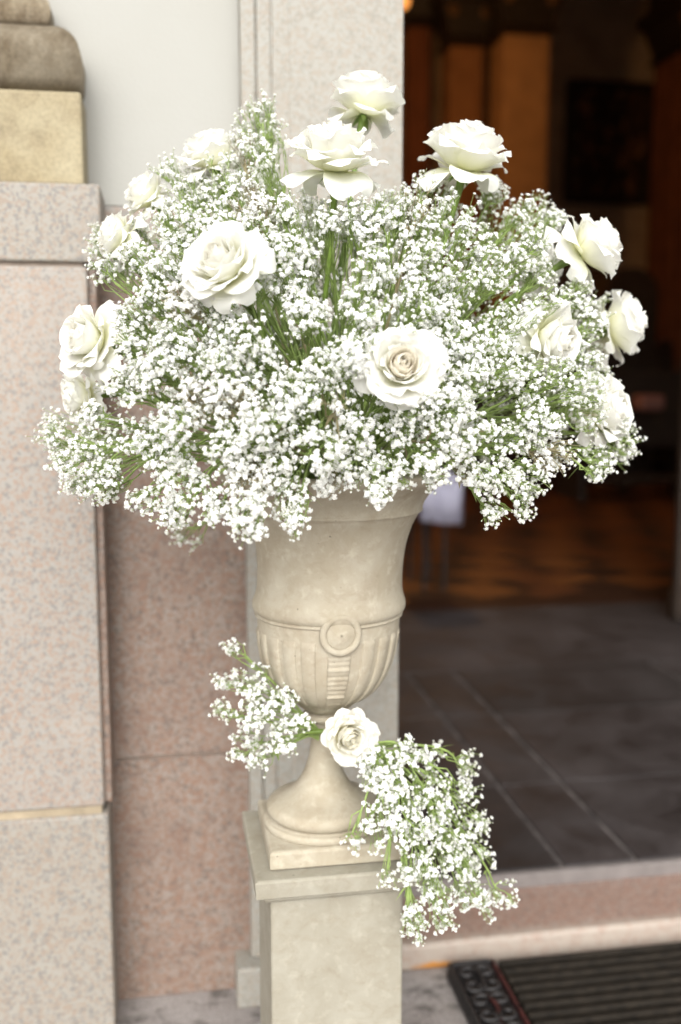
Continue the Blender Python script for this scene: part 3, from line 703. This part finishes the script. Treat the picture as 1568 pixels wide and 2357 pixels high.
def make_rose(u, v, Y, size, face, seed, label, group=None, reflex=.5, core='petal_core', stem_to=None, opened=1.0, outer='petal', spin=0.0, show=0.0):
    r_ = random.Random(seed)
    c = at(u, v, Y); R = size*.5*pxm(c)*.97
    ax = CR*face[0] + CU*face[1] - CF*face[2]; ax /= np.linalg.norm(ax)
    base = c - ax*.40*R; KEEP.append((c+ax*.05*R, R*.86)); KEEP.append((c-CF*R*.75, R*.62))
    e = bpy.data.objects.new('white_rose', None); C.objects.link(e); tag(e, label, 'rose', group); e.empty_display_size = .03
    q = Vector(ax).to_track_quat('Z', 'Y'); Mx = Matrix.Translation(Vector(base)) @ q.to_matrix().to_4x4() @ Matrix.Rotation(spin, 4, 'Z')
    e.matrix_world = Mx
    rows_ = [(5, .0, .06), (6, .08, .15), (6, .17, .27), (6, .30, .42), (5, .46, .55), (5, .58, .68), (5, .70, .80), (4, .83, .90), (4, .95, 1.0)]
    k = 0
    for ri, (n, o0, o1) in enumerate(rows_):
        for i in range(n):
            o = (o0+(o1-o0)*i/max(1, n-1))*opened
            az = k*2.39996+r_.uniform(-.22, .22) if o < .6 else i*2*math.pi/n+ri*1.15+r_.uniform(-.2, .2)
            mt = core if o < .36 else outer
            me = petal_mesh(R, min(1, o), az, r_, reflex, 'petal', M[mt], 10 if o < .4 else 13, 10 if o < .4 else 13, max(0, 1-face[2]/.55))
            p = bpy.data.objects.new('petal', me); C.objects.link(p); p.parent = e; k += 1
    # calyx: sepals and hip
    seps = []
    for i in range(5):
        a = i*2*math.pi/5+.3; t = np.linspace(0, 1, 6); V = []; Q = []
        for s, w in zip(t, R*.085*np.sin(np.clip(t*.8+.2, 0, 1)*math.pi)):
            rr = R*(.05+.34*s); z = -R*(.02+.30*s*s)
            for sg in (-1, 0, 1): V.append((rr*math.cos(a)-sg*w*math.sin(a), rr*math.sin(a)+sg*w*math.cos(a), z-abs(sg)*w*.3))
        for b in range(5):
            for d in range(2): Q.append((b*3+d, b*3+d+1, (b+1)*3+d+1, (b+1)*3+d))
        p = bpy.data.objects.new('sepal', np_mesh('sepal', V, Q, [M['sepal']])); C.objects.link(p); seps.append(p)
    # stem, in the rose's own space
    inv = Mx.inverted()
    end = MOUTH+np.array([r_.uniform(-.04, .04), r_.uniform(-.04, .04), -.03]) if stem_to is None else np.array(stem_to)
    d0 = np.array(base); L = np.linalg.norm(end-d0)
    P = bez(d0+ax*R*.06, d0-ax*L*.35, end+(d0-end)*.25+np.array([0, 0, .12*L]) if stem_to is None else end+(d0-end)*.3, end, 22)
    for p_ in P[2:2+int(show*20)]:
        for dd in (.012, .035, .065, .10): KEEP.append((p_-CF*dd, .0095))
    P = np.array([list(inv @ Vector(p_)) for p_ in P])
    rad_ = np.full(22, .0031); rad_[0] = R*.10; rad_[1] = .0050; rad_[2] = .0036
    p = bpy.data.objects.new('stem', np_mesh('stem', *tube_arrays(P, rad_, 9), [M['stem']])); C.objects.link(p); p.parent = e
    for q_ in seps: q_.parent = p
    return e
ROSES = [
 (842, 232, .06, 168, (.16, .95, .05), 1, 'out of focus white rose behind, highest in the bouquet', dict(reflex=.7)),
 (770, 350, -.07, 214, (.0, .92, .40), 2, 'open white rose at top centre on a straight green stem', dict(reflex=.9, spin=.5, show=.7)),
 (1075, 352, -.02, 204, (.18, .93, .26), 3, 'white rose at top right, alone against the dark doorway', dict(reflex=.8, spin=1.1, show=.5)),
 (484, 352, .07, 150, (-.30, .85, .35), 4, 'soft white rose at the upper left rim, half behind tiny blossoms', dict(reflex=.4)),
 (336, 446, .08, 125, (-.65, .65, .30), 5, 'blurred white rose behind, third down the upper left rim', dict(reflex=.4)),
 (268, 540, .00, 118, (-.85, .35, .35), 6, 'white rose at left veiled by small blossoms, facing left', dict(reflex=.7)),
 (512, 606, -.22, 205, (-.34, .40, .78), 7, 'large white rose left of centre with a thick green stem', dict(reflex=.25, spin=2.4, show=.5)),
 (202, 780, -.06, 168, (-.62, .16, .70), 8, 'full white rose at the far left before the granite pilaster', dict(reflex=.3, spin=.8, show=.3)),
 (182, 912, .03, 125, (-.80, -.15, .45), 9, 'blurred white rose directly below the far left rose', dict(reflex=.4)),
 (925, 842, -.27, 196, (.04, .10, .97), 10, 'wide open white rose with a peach heart, right of centre', dict(reflex=.05, core='petal_peach', spin=.3)),
 (1275, 782, -.13, 172, (.72, -.22, .60), 11, 'white rose at right on a horizontal green stem', dict(reflex=.45, spin=1.9, show=.4)),
 (1366, 566, -.05, 178, (.82, .42, .30), 12, 'white rose at upper right turned toward the dark doorway', dict(reflex=.9, spin=2.2, show=.3)),
 (1428, 748, .03, 162, (.90, .22, .10), 13, 'white rose farthest right, partly veiled by tiny blossoms', dict(reflex=.9, spin=.2)),
 (1395, 942, -.07, 172, (.78, -.02, .58), 14, 'white rose low at the right edge of the bouquet', dict(reflex=.45, spin=1.4)),
 (1240, 612, .08, 130, (.70, .40, -.10), 15, 'white rose mostly hidden behind the right side of the bouquet', dict(reflex=.6)),
 (622, 492, .05, 120, (-.1, .85, .40), 16, 'blurred white rose hidden between blossoms left of top centre', dict(reflex=.4)),
]
for u, v, Y, sz, fc, sd, lb, kw in ROSES: make_rose(u, v, Y, sz, fc, sd, lb, 'white roses in the bouquet', **kw)
NECK = np.array(lean(0, 0, zz(1680)))
make_rose(802, 1696, -.075, 128, (.30, -.10, .93), 21, 'cream white rose tied to the neck of the urn', None, reflex=.2, core='petal_yellow', outer='petal_core', opened=.86, stem_to=NECK+np.array([-.03, -.035, .012]))

# ------------------------------------------------------------------ baby's breath
def flower_template(seed):
    r_ = random.Random(seed); V = []; T = []; mi = []
    def petal(az, el, L, w, z0, bend):
        b = len(V); ca, sa = math.cos(az), math.sin(az)
        rr, z = .06, z0; pts = [(rr, z, w*.4)]
        e = el
        for k in (1, 2):
            rr += L*.5*math.cos(e); z += L*.5*math.sin(e); e += bend; pts.append((rr, z, w*(1.0 if k == 1 else .8)))
        for rr, z, ww in pts:
            for s in (-1, 1): V.append((rr*ca-s*ww*sa, rr*sa+s*ww*ca, z+r_.uniform(-.05, .05)))
        for k in (0, 1):
            q = b+2*k; T.extend(((q, q+1, q+3), (q, q+3, q+2))); mi.extend((0, 0))
    for i in range(5): petal(i*1.257+r_.uniform(-.25, .25), rad(r_.uniform(4, 24)), r_.uniform(.80, 1.0), .38, .04, -.35)
    for i in range(4): petal(i*1.571+.5+r_.uniform(-.3, .3), rad(r_.uniform(40, 66)), r_.uniform(.70, .88), .34, .10, -.45)
    bm = bmesh.new(); bmesh.ops.create_icosphere(bm, subdivisions=1, radius=.56); b = len(V)
    for v in bm.verts: V.append((v.co.x, v.co.y, v.co.z*.85+.24))
    for f in bm.faces: T.append(tuple(v.index+b for v in f.verts)); mi.append(0)
    bm.free()
    b = len(V)                                  # calyx
    V.append((0, 0, -.55))
    for j in range(4): V.append((.34*math.cos(j*1.571), .34*math.sin(j*1.571), -.02))
    for j in range(4): T.append((b, b+1+(j+1) % 4, b+1+j)); mi.append(1)
    return np.array(V), np.array(T), np.array(mi)
FT = [flower_template(100+i) for i in range(6)]
def bud_template():
    bm = bmesh.new(); bmesh.ops.create_icosphere(bm, subdivisions=1, radius=.42)
    V = np.array([v.co[:] for v in bm.verts]); T = np.array([[v.index for v in f.verts] for f in bm.faces]); bm.free()
    mi = (V[T].mean(1)[:, 2] < -.12).astype(int); V[:, 2] *= 1.15
    return V, T, mi
BT = bud_template()
def rand_rot(d, n):
    d = d/np.linalg.norm(d, axis=1)[:, None]
    a = np.where(np.abs(d[:, 2:3]) < .9, np.array([[0, 0, 1.0]]), np.array([[1.0, 0, 0]]))
    x = np.cross(a, d); x /= np.linalg.norm(x, axis=1)[:, None]; y = np.cross(d, x)
    t = rng.uniform(0, 6.283, n); c, s = np.cos(t)[:, None], np.sin(t)[:, None]
    return np.stack([x*c+y*s, -x*s+y*c, d], axis=2)      # columns
class Tubes:
    def __init__(s): s.V = []; s.T = []; s.n = 0
    def add(s, P, r, n=3):
        V, q = tube_arrays(P, r, n); t = np.concatenate([q[:, [0, 1, 2]], q[:, [0, 2, 3]]]); s.V.append(V); s.T.append(t+s.n); s.n += len(V)
    def segs(s, A, B, r):                         # many straight three sided twigs at once
        A = np.asarray(A); B = np.asarray(B); k = len(A); d = B-A; d /= np.linalg.norm(d, axis=1)[:, None]+1e-9
        a = np.where(np.abs(d[:, 2:3]) < .9, np.array([[0, 0, 1.0]]), np.array([[1.0, 0, 0]]))
        x = np.cross(a, d); x /= np.linalg.norm(x, axis=1)[:, None]+1e-9; y = np.cross(d, x)
        V = np.empty((k, 6, 3))
        for j in range(3):
            o = r*(x*math.cos(j*2.0944)+y*math.sin(j*2.0944)); V[:, j] = A+o; V[:, 3+j] = B+o*.7
        T = np.array([(j, (j+1) % 3, 3+(j+1) % 3) for j in range(3)]+[(j, 3+(j+1) % 3, 3+j) for j in range(3)])
        s.V.append(V.reshape(-1, 3)); s.T.append((T[None]+(np.arange(k)*6)[:, None, None]).reshape(-1, 3)+s.n); s.n += k*6
    def leaf(s, p, d, L, w):
        d = d/np.linalg.norm(d); x = np.cross(d, (0.1, .2, 1)); x /= np.linalg.norm(x)
        V = np.array([p, p+d*L*.4+x*w, p+d*L*.4-x*w, p+d*L+np.array([0, 0, -L*.15])]); s.V.append(V); s.T.append(np.array([(0, 1, 2), (1, 3, 2)])+s.n); s.n += 4
NFL = 0
def spray(Cn, radius, n, root, label, group, sag=0.0, fsize=.00292, bud=.18, brown=False, squash=1.0, ctrl=None, keep=True, leaves=4):
    """one branch of baby's breath: main stem, forking twigs, blossoms"""
    global NFL
    Cn = np.asarray(Cn, float); root = np.asarray(root, float)
    ax = Cn-root; Ld = np.linalg.norm(ax); ax /= Ld
    e = bpy.data.objects.new('baby_breath_spray', None); C.objects.link(e); e.location = Vector(root); e.empty_display_size = .02
    tag(e, label, "baby's breath", group)
    # clumps of blossoms spread through the head of the spray
    nc = max(4, n//4); D = rng.normal(size=(nc, 3)); D /= np.linalg.norm(D, axis=1)[:, None]
    rr = rng.uniform(.25, 1.0, nc)**.5; cl = D*rr[:, None]*radius
    along = cl @ ax; cl -= np.outer(np.minimum(0, along+.25*radius)*.7, ax)      # thinner towards the stem
    if squash != 1.0: cl += np.outer((cl @ ax)*(squash-1), ax)
    cl += Cn
    cid = rng.integers(0, nc, n); off = rng.normal(size=(n, 3)); off /= np.linalg.norm(off, axis=1)[:, None]
    off *= rng.uniform(.45, 1.2, n)[:, None]*.0082
    pts = cl[cid]+off+ax*rng.uniform(0, .006, n)[:, None]
    ok = np.ones(n, bool)
    for kc, kr in (KEEP if keep else []): ok &= ((pts-kc)**2).sum(1) > kr*kr
    if ok.sum() < 6: ok[:] = True
    pts, off, cid = pts[ok], off[ok], cid[ok]; n = len(pts)
    out = (pts-Cn); out /= np.linalg.norm(out, axis=1)[:, None]+1e-6
    nrm = off/.0085*.9+out*.6+ax*.5+np.array([0, -.15, .25])+rng.normal(size=(n, 3))*.35
    # blossoms
    isb = rng.uniform(size=n) < bud
    Vs, Ts, Ms = [], [], []; b0 = 0
    Rm = rand_rot(nrm, n); sz = fsize*rng.uniform(.78, 1.18, n); sz[isb] *= rng.uniform(.42, .9, isb.sum())
    tid = rng.integers(0, len(FT), n)
    sz *= np.where(rng.uniform(size=n) < .25, .8, 1.0)
    for t in range(len(FT)+1):
        if t < len(FT): sel = np.where((tid == t) & ~isb)[0]; V, T, mi = FT[t]
        else: sel = np.where(isb)[0]; V, T, mi = BT
        if not len(sel): continue
        W_ = np.einsum('kij,vj->kvi', Rm[sel], V)*sz[sel][:, None, None]+pts[sel][:, None, :]
        Vs.append(W_.reshape(-1, 3)); Ts.append((T[None]+(np.arange(len(sel))*len(V))[:, None, None]).reshape(-1, 3)+b0); Ms.append(np.tile(mi, len(sel))); b0 += len(sel)*len(V)
    V = np.concatenate(Vs)-root; me = np_mesh('blossoms', V, np.concatenate(Ts), [M['bloom'], M['calyx']], np.concatenate(Ms), smooth=False)
    o = bpy.data.objects.new('blossoms', me); C.objects.link(o); o.parent = e; o['kind'] = 'stuff'
    NFL += n
    # twigs
    tb_ = Tubes()
    stem_end = Cn-ax*radius*.75
    if ctrl is None: c1 = root+(stem_end-root)*.4+np.array([0, 0, .10*Ld+sag]); c2 = stem_end-ax*.2*Ld+np.array([0, 0, sag*.6])
    else: c1, c2 = ctrl
    P = bez(root, c1, c2, stem_end, 12); tb_.add(P, np.linspace(.0020, .0012, 12), 5)
    nb = 5; km = cl[rng.choice(nc, min(nb, nc), replace=False)].copy()
    for _ in range(4):
        lab = np.argmin(((cl[:, None]-km[None])**2).sum(2), 1)
        for k in range(len(km)):
            if (lab == k).any(): km[k] = cl[lab == k].mean(0)
    hubs = []
    for k in range(len(km)):
        s0 = P[rng.integers(7, 12)]; hub = s0+(km[k]-s0)*.62+rng.normal(size=3)*.003; hubs.append(hub)
        mid = (s0+hub)/2+rng.normal(size=3)*.003; tb_.add(np.array([s0, mid, hub]), np.array([.0010, .0008, .0007]), 4)
        if rng.uniform() < .7: tb_.leaf(s0, hub-s0+rng.normal(size=3)*.01, rng.uniform(.012, .024), .0018)
    hubs = np.array(hubs); cb = cl-(cl-hubs[lab])*.22
    mids = (hubs[lab]+cb)/2+rng.normal(size=(nc, 3))*.002
    live = np.bincount(cid, minlength=nc) > 0
    tb_.segs(hubs[lab][live], mids[live], .0006); tb_.segs(mids[live], cb[live], .00052)
    A = cb[cid]; B = pts-(nrm/np.linalg.norm(nrm, axis=1)[:, None])*(sz*.4)[:, None]
    tb_.segs(A, B, .00036)
    for _ in range(leaves):
        k = rng.integers(3, 11); tb_.leaf(P[k], ax*.5+rng.normal(size=3), rng.uniform(.016, .034), .0024)
    me = np_mesh('twigs', np.concatenate(tb_.V)-root, np.concatenate(tb_.T), [M['twig_brown' if brown else 'twig']], smooth=True)
    o = bpy.data.objects.new('twigs', me); C.objects.link(o); o.parent = e
    return e

OUT = np.array([(95,965),(120,925),(165,955),(215,935),(240,890),(262,820),(258,740),(285,685),(335,655),(300,635),(245,668),(185,612),(165,575),(180,545),(225,515),(290,520),(330,500),(350,430),(368,345),(420,345),(470,370),(545,300),(558,245),(605,222),(652,285),(655,360),(648,430),(690,462),(760,478),(830,466),(890,450),(920,420),(935,398),(1000,393),(1040,435),(1100,405),(1180,425),(1225,470),(1258,450),(1303,480),(1292,540),(1268,600),(1285,655),(1335,638),(1392,655),(1405,720),(1375,790),(1412,830),(1395,900),(1448,975),(1466,1005),(1455,1055),(1390,1112),(1330,1142),(1288,1108),(1245,1192),(1180,1192),(1112,1207),(1082,1130),(1050,1112),(1000,1128),(930,1128),(868,1178),(805,1138),(752,1140),(715,1170),(722,1262),(690,1268),(650,1205),(600,1243),(540,1232),(480,1202),(420,1215),(350,1215),(310,1190),(285,1155),(232,1176),(160,1132),(106,1072)], float)
def inside(p, poly):
    x, y = p; r = False; j = len(poly)-1
    for i in range(len(poly)):
        if (poly[i][1] > y) != (poly[j][1] > y) and x < (poly[j][0]-poly[i][0])*(y-poly[i][1])/(poly[j][1]-poly[i][1])+poly[i][0]: r = not r
        j = i
    return r
def edge_d(p, poly):
    a = poly; b = np.roll(poly, -1, 0); p = np.array(p); ab = b-a; t = np.clip(((p-a)*ab).sum(1)/(ab*ab).sum(1), 0, 1)
    return float(np.linalg.norm(a+ab*t[:, None]-p, axis=1).min())
def dome(u, v):
    q = 1-((u-775)/690)**2-(max(0, 1000-v)/640)**2
    return .05-.31*math.sqrt(max(0, q))
GAPS = [(765, 690, 55, 130), (640, 770, 70, 70), (760, 905, 60, 55), (430, 860, 70, 40), (470, 1005, 75, 45), (1060, 740, 60, 60), (1120, 940, 90, 40), (925, 640, 45, 100),
        (300, 1060, 70, 40), (1160, 700, 50, 40), (1010, 1030, 80, 25)]
def in_gap(u, v): return any(((u-a)/c)**2+((v-b)/d)**2 < 1 for a, b, c, d in GAPS)
def poisson(spacing, inset, tries, use_gap, seed):
    r_ = random.Random(seed); pts = []
    for _ in range(tries):
        p = (r_.uniform(80, 1480), r_.uniform(215, 1275))
        if not inside(p, OUT): continue
        d = edge_d(p, OUT)
        if d < inset: continue
        if use_gap and in_gap(*p): continue
        if all((p[0]-q[0])**2+(p[1]-q[1])**2 > (spacing*(.6+.4*min(1, d/70)))**2 for q in pts): pts.append(p)
    return pts
def region(u, v):
    if v < 470 and u < 690: return ('feathery spray rising at the upper left of the bouquet', 'upper left sprays')
    if v < 560 and u > 880: return ('airy spray at the upper right against the dark doorway', 'upper right sprays')
    if v > 1060 and u < 760: return ('dense white spray drooping over the left of the urn rim', 'sprays drooping over the left rim')
    if v > 1060: return ('dense white spray drooping over the right of the urn rim', 'sprays drooping over the right rim')
    if u < 460: return ('loose spray reaching out at the left side of the bouquet', 'left side sprays')
    if u > 1130: return ('loose spray reaching out at the right side of the bouquet', 'right side sprays')
    return ('full spray in the middle front of the bouquet', 'middle sprays')
def root_of():
    a, r = rng.uniform(0, 6.283), .06*math.sqrt(rng.uniform()); return MOUTH+np.array([r*math.cos(a), r*math.sin(a), -.02])
SHORT = {1: 'the highest rose', 2: 'the top centre rose', 3: 'the rose alone against the doorway', 4: 'the soft upper left rose', 5: 'the blurred upper left rose', 6: 'the veiled rose facing left',
 7: 'the large left of centre rose', 8: 'the far left rose', 9: 'the rose under the far left one', 10: 'the peach hearted rose', 11: 'the rose with horizontal stem', 12: 'the upper right rose', 13: 'the farthest right rose', 14: 'the low right rose', 15: 'the hidden right rose', 16: 'the hidden rose left of top centre'}
DIRS = ['right of', 'above right of', 'above', 'above left of', 'left of', 'below left of', 'below', 'below right of']
USED = {}
def spray_label(u, v):
    best = min(ROSES, key=lambda r: (r[0]-u)**2+(r[1]-v)**2)
    k = int(round(math.atan2(best[1]-v, u-best[0])/(math.pi/4))) % 8
    lb = '%s %s' % (DIRS[k], SHORT[best[5]]); USED[lb] = USED.get(lb, 0)+1
    w = ['white spray', 'next white spray', 'third white spray', 'fourth white spray', 'fifth white spray', 'sixth white spray', 'seventh white spray', 'eighth white spray', 'ninth white spray', 'tenth white spray', 'eleventh white spray', 'twelfth white spray'][min(11, USED[lb]-1)]
    return w+' '+lb
front = poisson(70, 24, 9000, True, 3)
for (u, v) in front:
    d = edge_d((u, v), OUT); Y = dome(u, v)+rng.uniform(-.025, .03); c = at(u, v, Y); pm = pxm(c)
    rp = min(max(d*1.0, 30), 58); rd = rp*pm; n = int((205*(rp/58)**1.7+22)*rng.uniform(.62, 1.12)*(.6 if v < 400 and u < 690 else 1.0))
    lb, gp = region(u, v); lb = spray_label(u, v); rt = root_of()
    ct = None
    if v > 1020:                                 # over the rim, then down
        h_ = np.array([c[0]-MOUTH[0], c[1]-MOUTH[1], 0]); h_ /= np.linalg.norm(h_)
        rt = MOUTH+h_*.06; ct = (MOUTH+h_*.10+np.array([0, 0, .06]), c+(MOUTH-c)*.35+h_*.05+np.array([0, 0, .05]))
    spray(c, rd, n, rt, lb, gp, ctrl=ct, brown=rng.uniform() < .08, bud=rng.uniform(.1, .25))
inner = poisson(92, 45, 6000, False, 5)
for (u, v) in inner:
    if v > 1040: continue
    Y = dome(u, v)*.45+.06+rng.uniform(-.03, .03); c = at(u, v, Y); pm = pxm(c)
    if in_gap(u, v): c = at(u, v, Y+.09); pm = pxm(c)
    spray(c, 68*pm, 150, root_of(), 'white spray deep inside the bouquet behind the front sprays', 'inner sprays')
back = poisson(150, 55, 4000, False, 9)
for (u, v) in back:
    if v > 1060: continue
    Y = .10-dome(u, v)*.55+rng.uniform(-.02, .02); c = at(u, v, min(Y, .25)); pm = pxm(c)
    spray(c, 70*pm, 105, root_of(), 'blurred white spray at the back of the bouquet', 'back sprays')
for u, v, Y in ((722, 500, .05), (812, 498, .05), (690, 560, .02), (845, 560, .02), (765, 560, .06), (905, 500, .03)):
    c = at(u, v, Y); spray(c, 54*pxm(c), 130, root_of(), 'white spray filling in behind the stem of the top centre rose', 'sprays behind the top stem')
# a few lone sprigs the photograph singles out
c = at(965, 470, -.17); spray(c, 52*pxm(c), 46, MOUTH+np.array([.02, -.03, 0]), 'sparse brown-stemmed sprig beside the top right rose stem', 'lone sprigs', bud=.35, brown=True)
c = at(770, 925, -.30); spray(c, 40*pxm(c), 34, MOUTH+np.array([0, -.05, 0]), 'small sparse sprig in the dark gap above the rim centre', 'lone sprigs', bud=.3, brown=True)
c = at(430, 1232, .12); spray(c, 46*pxm(c), 55, MOUTH+np.array([-.05, .05, 0]), 'blurred spray hanging behind the lower left of the bouquet', 'lone sprigs')
c = at(335, 830, -.20); spray(c, 50*pxm(c), 40, MOUTH+np.array([-.04, -.05, 0]), 'sprig on a slanting green stem beside the far left rose', 'lone sprigs')

# small bunches tied at the urn's neck
TIE = NECK+np.array([.0, -.028, .004])
NL = ['topmost wisp', 'upper one by the bowl', 'upper outer one', 'leftmost one halfway down', 'largest in the middle', 'one touching the bowl', 'lower outer one', 'lower inner one', 'lowest wisp', 'nearest the tie']
for u, v, Y, rp, n in ((548, 1490, -.03, 30, 26), (585, 1575, -.05, 44, 60), (530, 1560, -.01, 36, 38), (520, 1640, -.03, 30, 34), (590, 1640, -.07, 50, 85), (650, 1620, -.06, 36, 50), (570, 1715, -.04, 42, 62), (655, 1695, -.07, 40, 60), (610, 1745, -.05, 30, 34), (690, 1660, -.07, 26, 26)):
    c = at(u, v, Y); spray(c, rp*pxm(c), int(n*1.45), TIE+np.array([-.012, 0, rng.uniform(-.006, .006)]), 'small white spray tied left of the urn neck, %s' % NL.pop(0), 'left neck sprays', fsize=.0032, bud=.12, leaves=0)
TIE2 = NECK+np.array([.022, -.045, -.010])
TL = ['touching the neck rose', 'top inner one', 'top wisp', 'upper one beside the foot', 'upper middle one', 'topmost outer wisp', 'outer one below the topmost wisp', 'outer one halfway down', 'central one before the plinth', 'central outer one', 'small one on the plinth', 'leftmost wisp on the plinth', 'lower one at the cap corner', 'lower middle one', 'lower outer one', 'one hanging below the cap', 'outer one hanging below the cap', 'rightmost wisp', 'one on the shaft edge', 'lowest outer one', 'wisp on the cap front', 'lowest tip on the shaft', 'wisp under the rightmost one']
for u, v, Y, rp, n in ((860, 1770, -.10, 50, 120), (930, 1745, -.09, 46, 100), (985, 1745, -.06, 34, 52), (900, 1835, -.12, 56, 140), (985, 1830, -.10, 54, 130), (1072, 1755, -.05, 30, 40), (1062, 1825, -.07, 34, 56), (1085, 1900, -.08, 42, 78), (935, 1905, -.13, 56, 135), (1020, 1905, -.11, 54, 125), (865, 1910, -.12, 40, 55), (812, 1938, -.12, 28, 24), (955, 1985, -.13, 50, 110), (1045, 1985, -.11, 54, 120), (1105, 1975, -.08, 38, 56), (1000, 2055, -.13, 46, 88), (1080, 2050, -.11, 42, 70), (1155, 2055, -.09, 32, 42), (950, 2110, -.14, 38, 56), (1012, 2108, -.13, 32, 40), (898, 2018, -.14, 24, 18), (950, 2148, -.14, 22, 26), (1120, 2092, -.09, 24, 24)):
    c = at(u, v, Y); h_ = c-TIE2
    spray(c, rp*pxm(c), int(n*1.3), TIE2+rng.normal(size=3)*.003, 'white spray trailing right of the urn foot, %s' % TL.pop(0), 'trailing neck sprays', fsize=.0032, bud=.12, leaves=0,
          ctrl=(TIE2+np.array([.04, -.03, .015]), c-h_*.3+np.array([.02, -.01, .03])))
print('sprays', len(front), len(inner), len(back), 'blossoms', NFL)
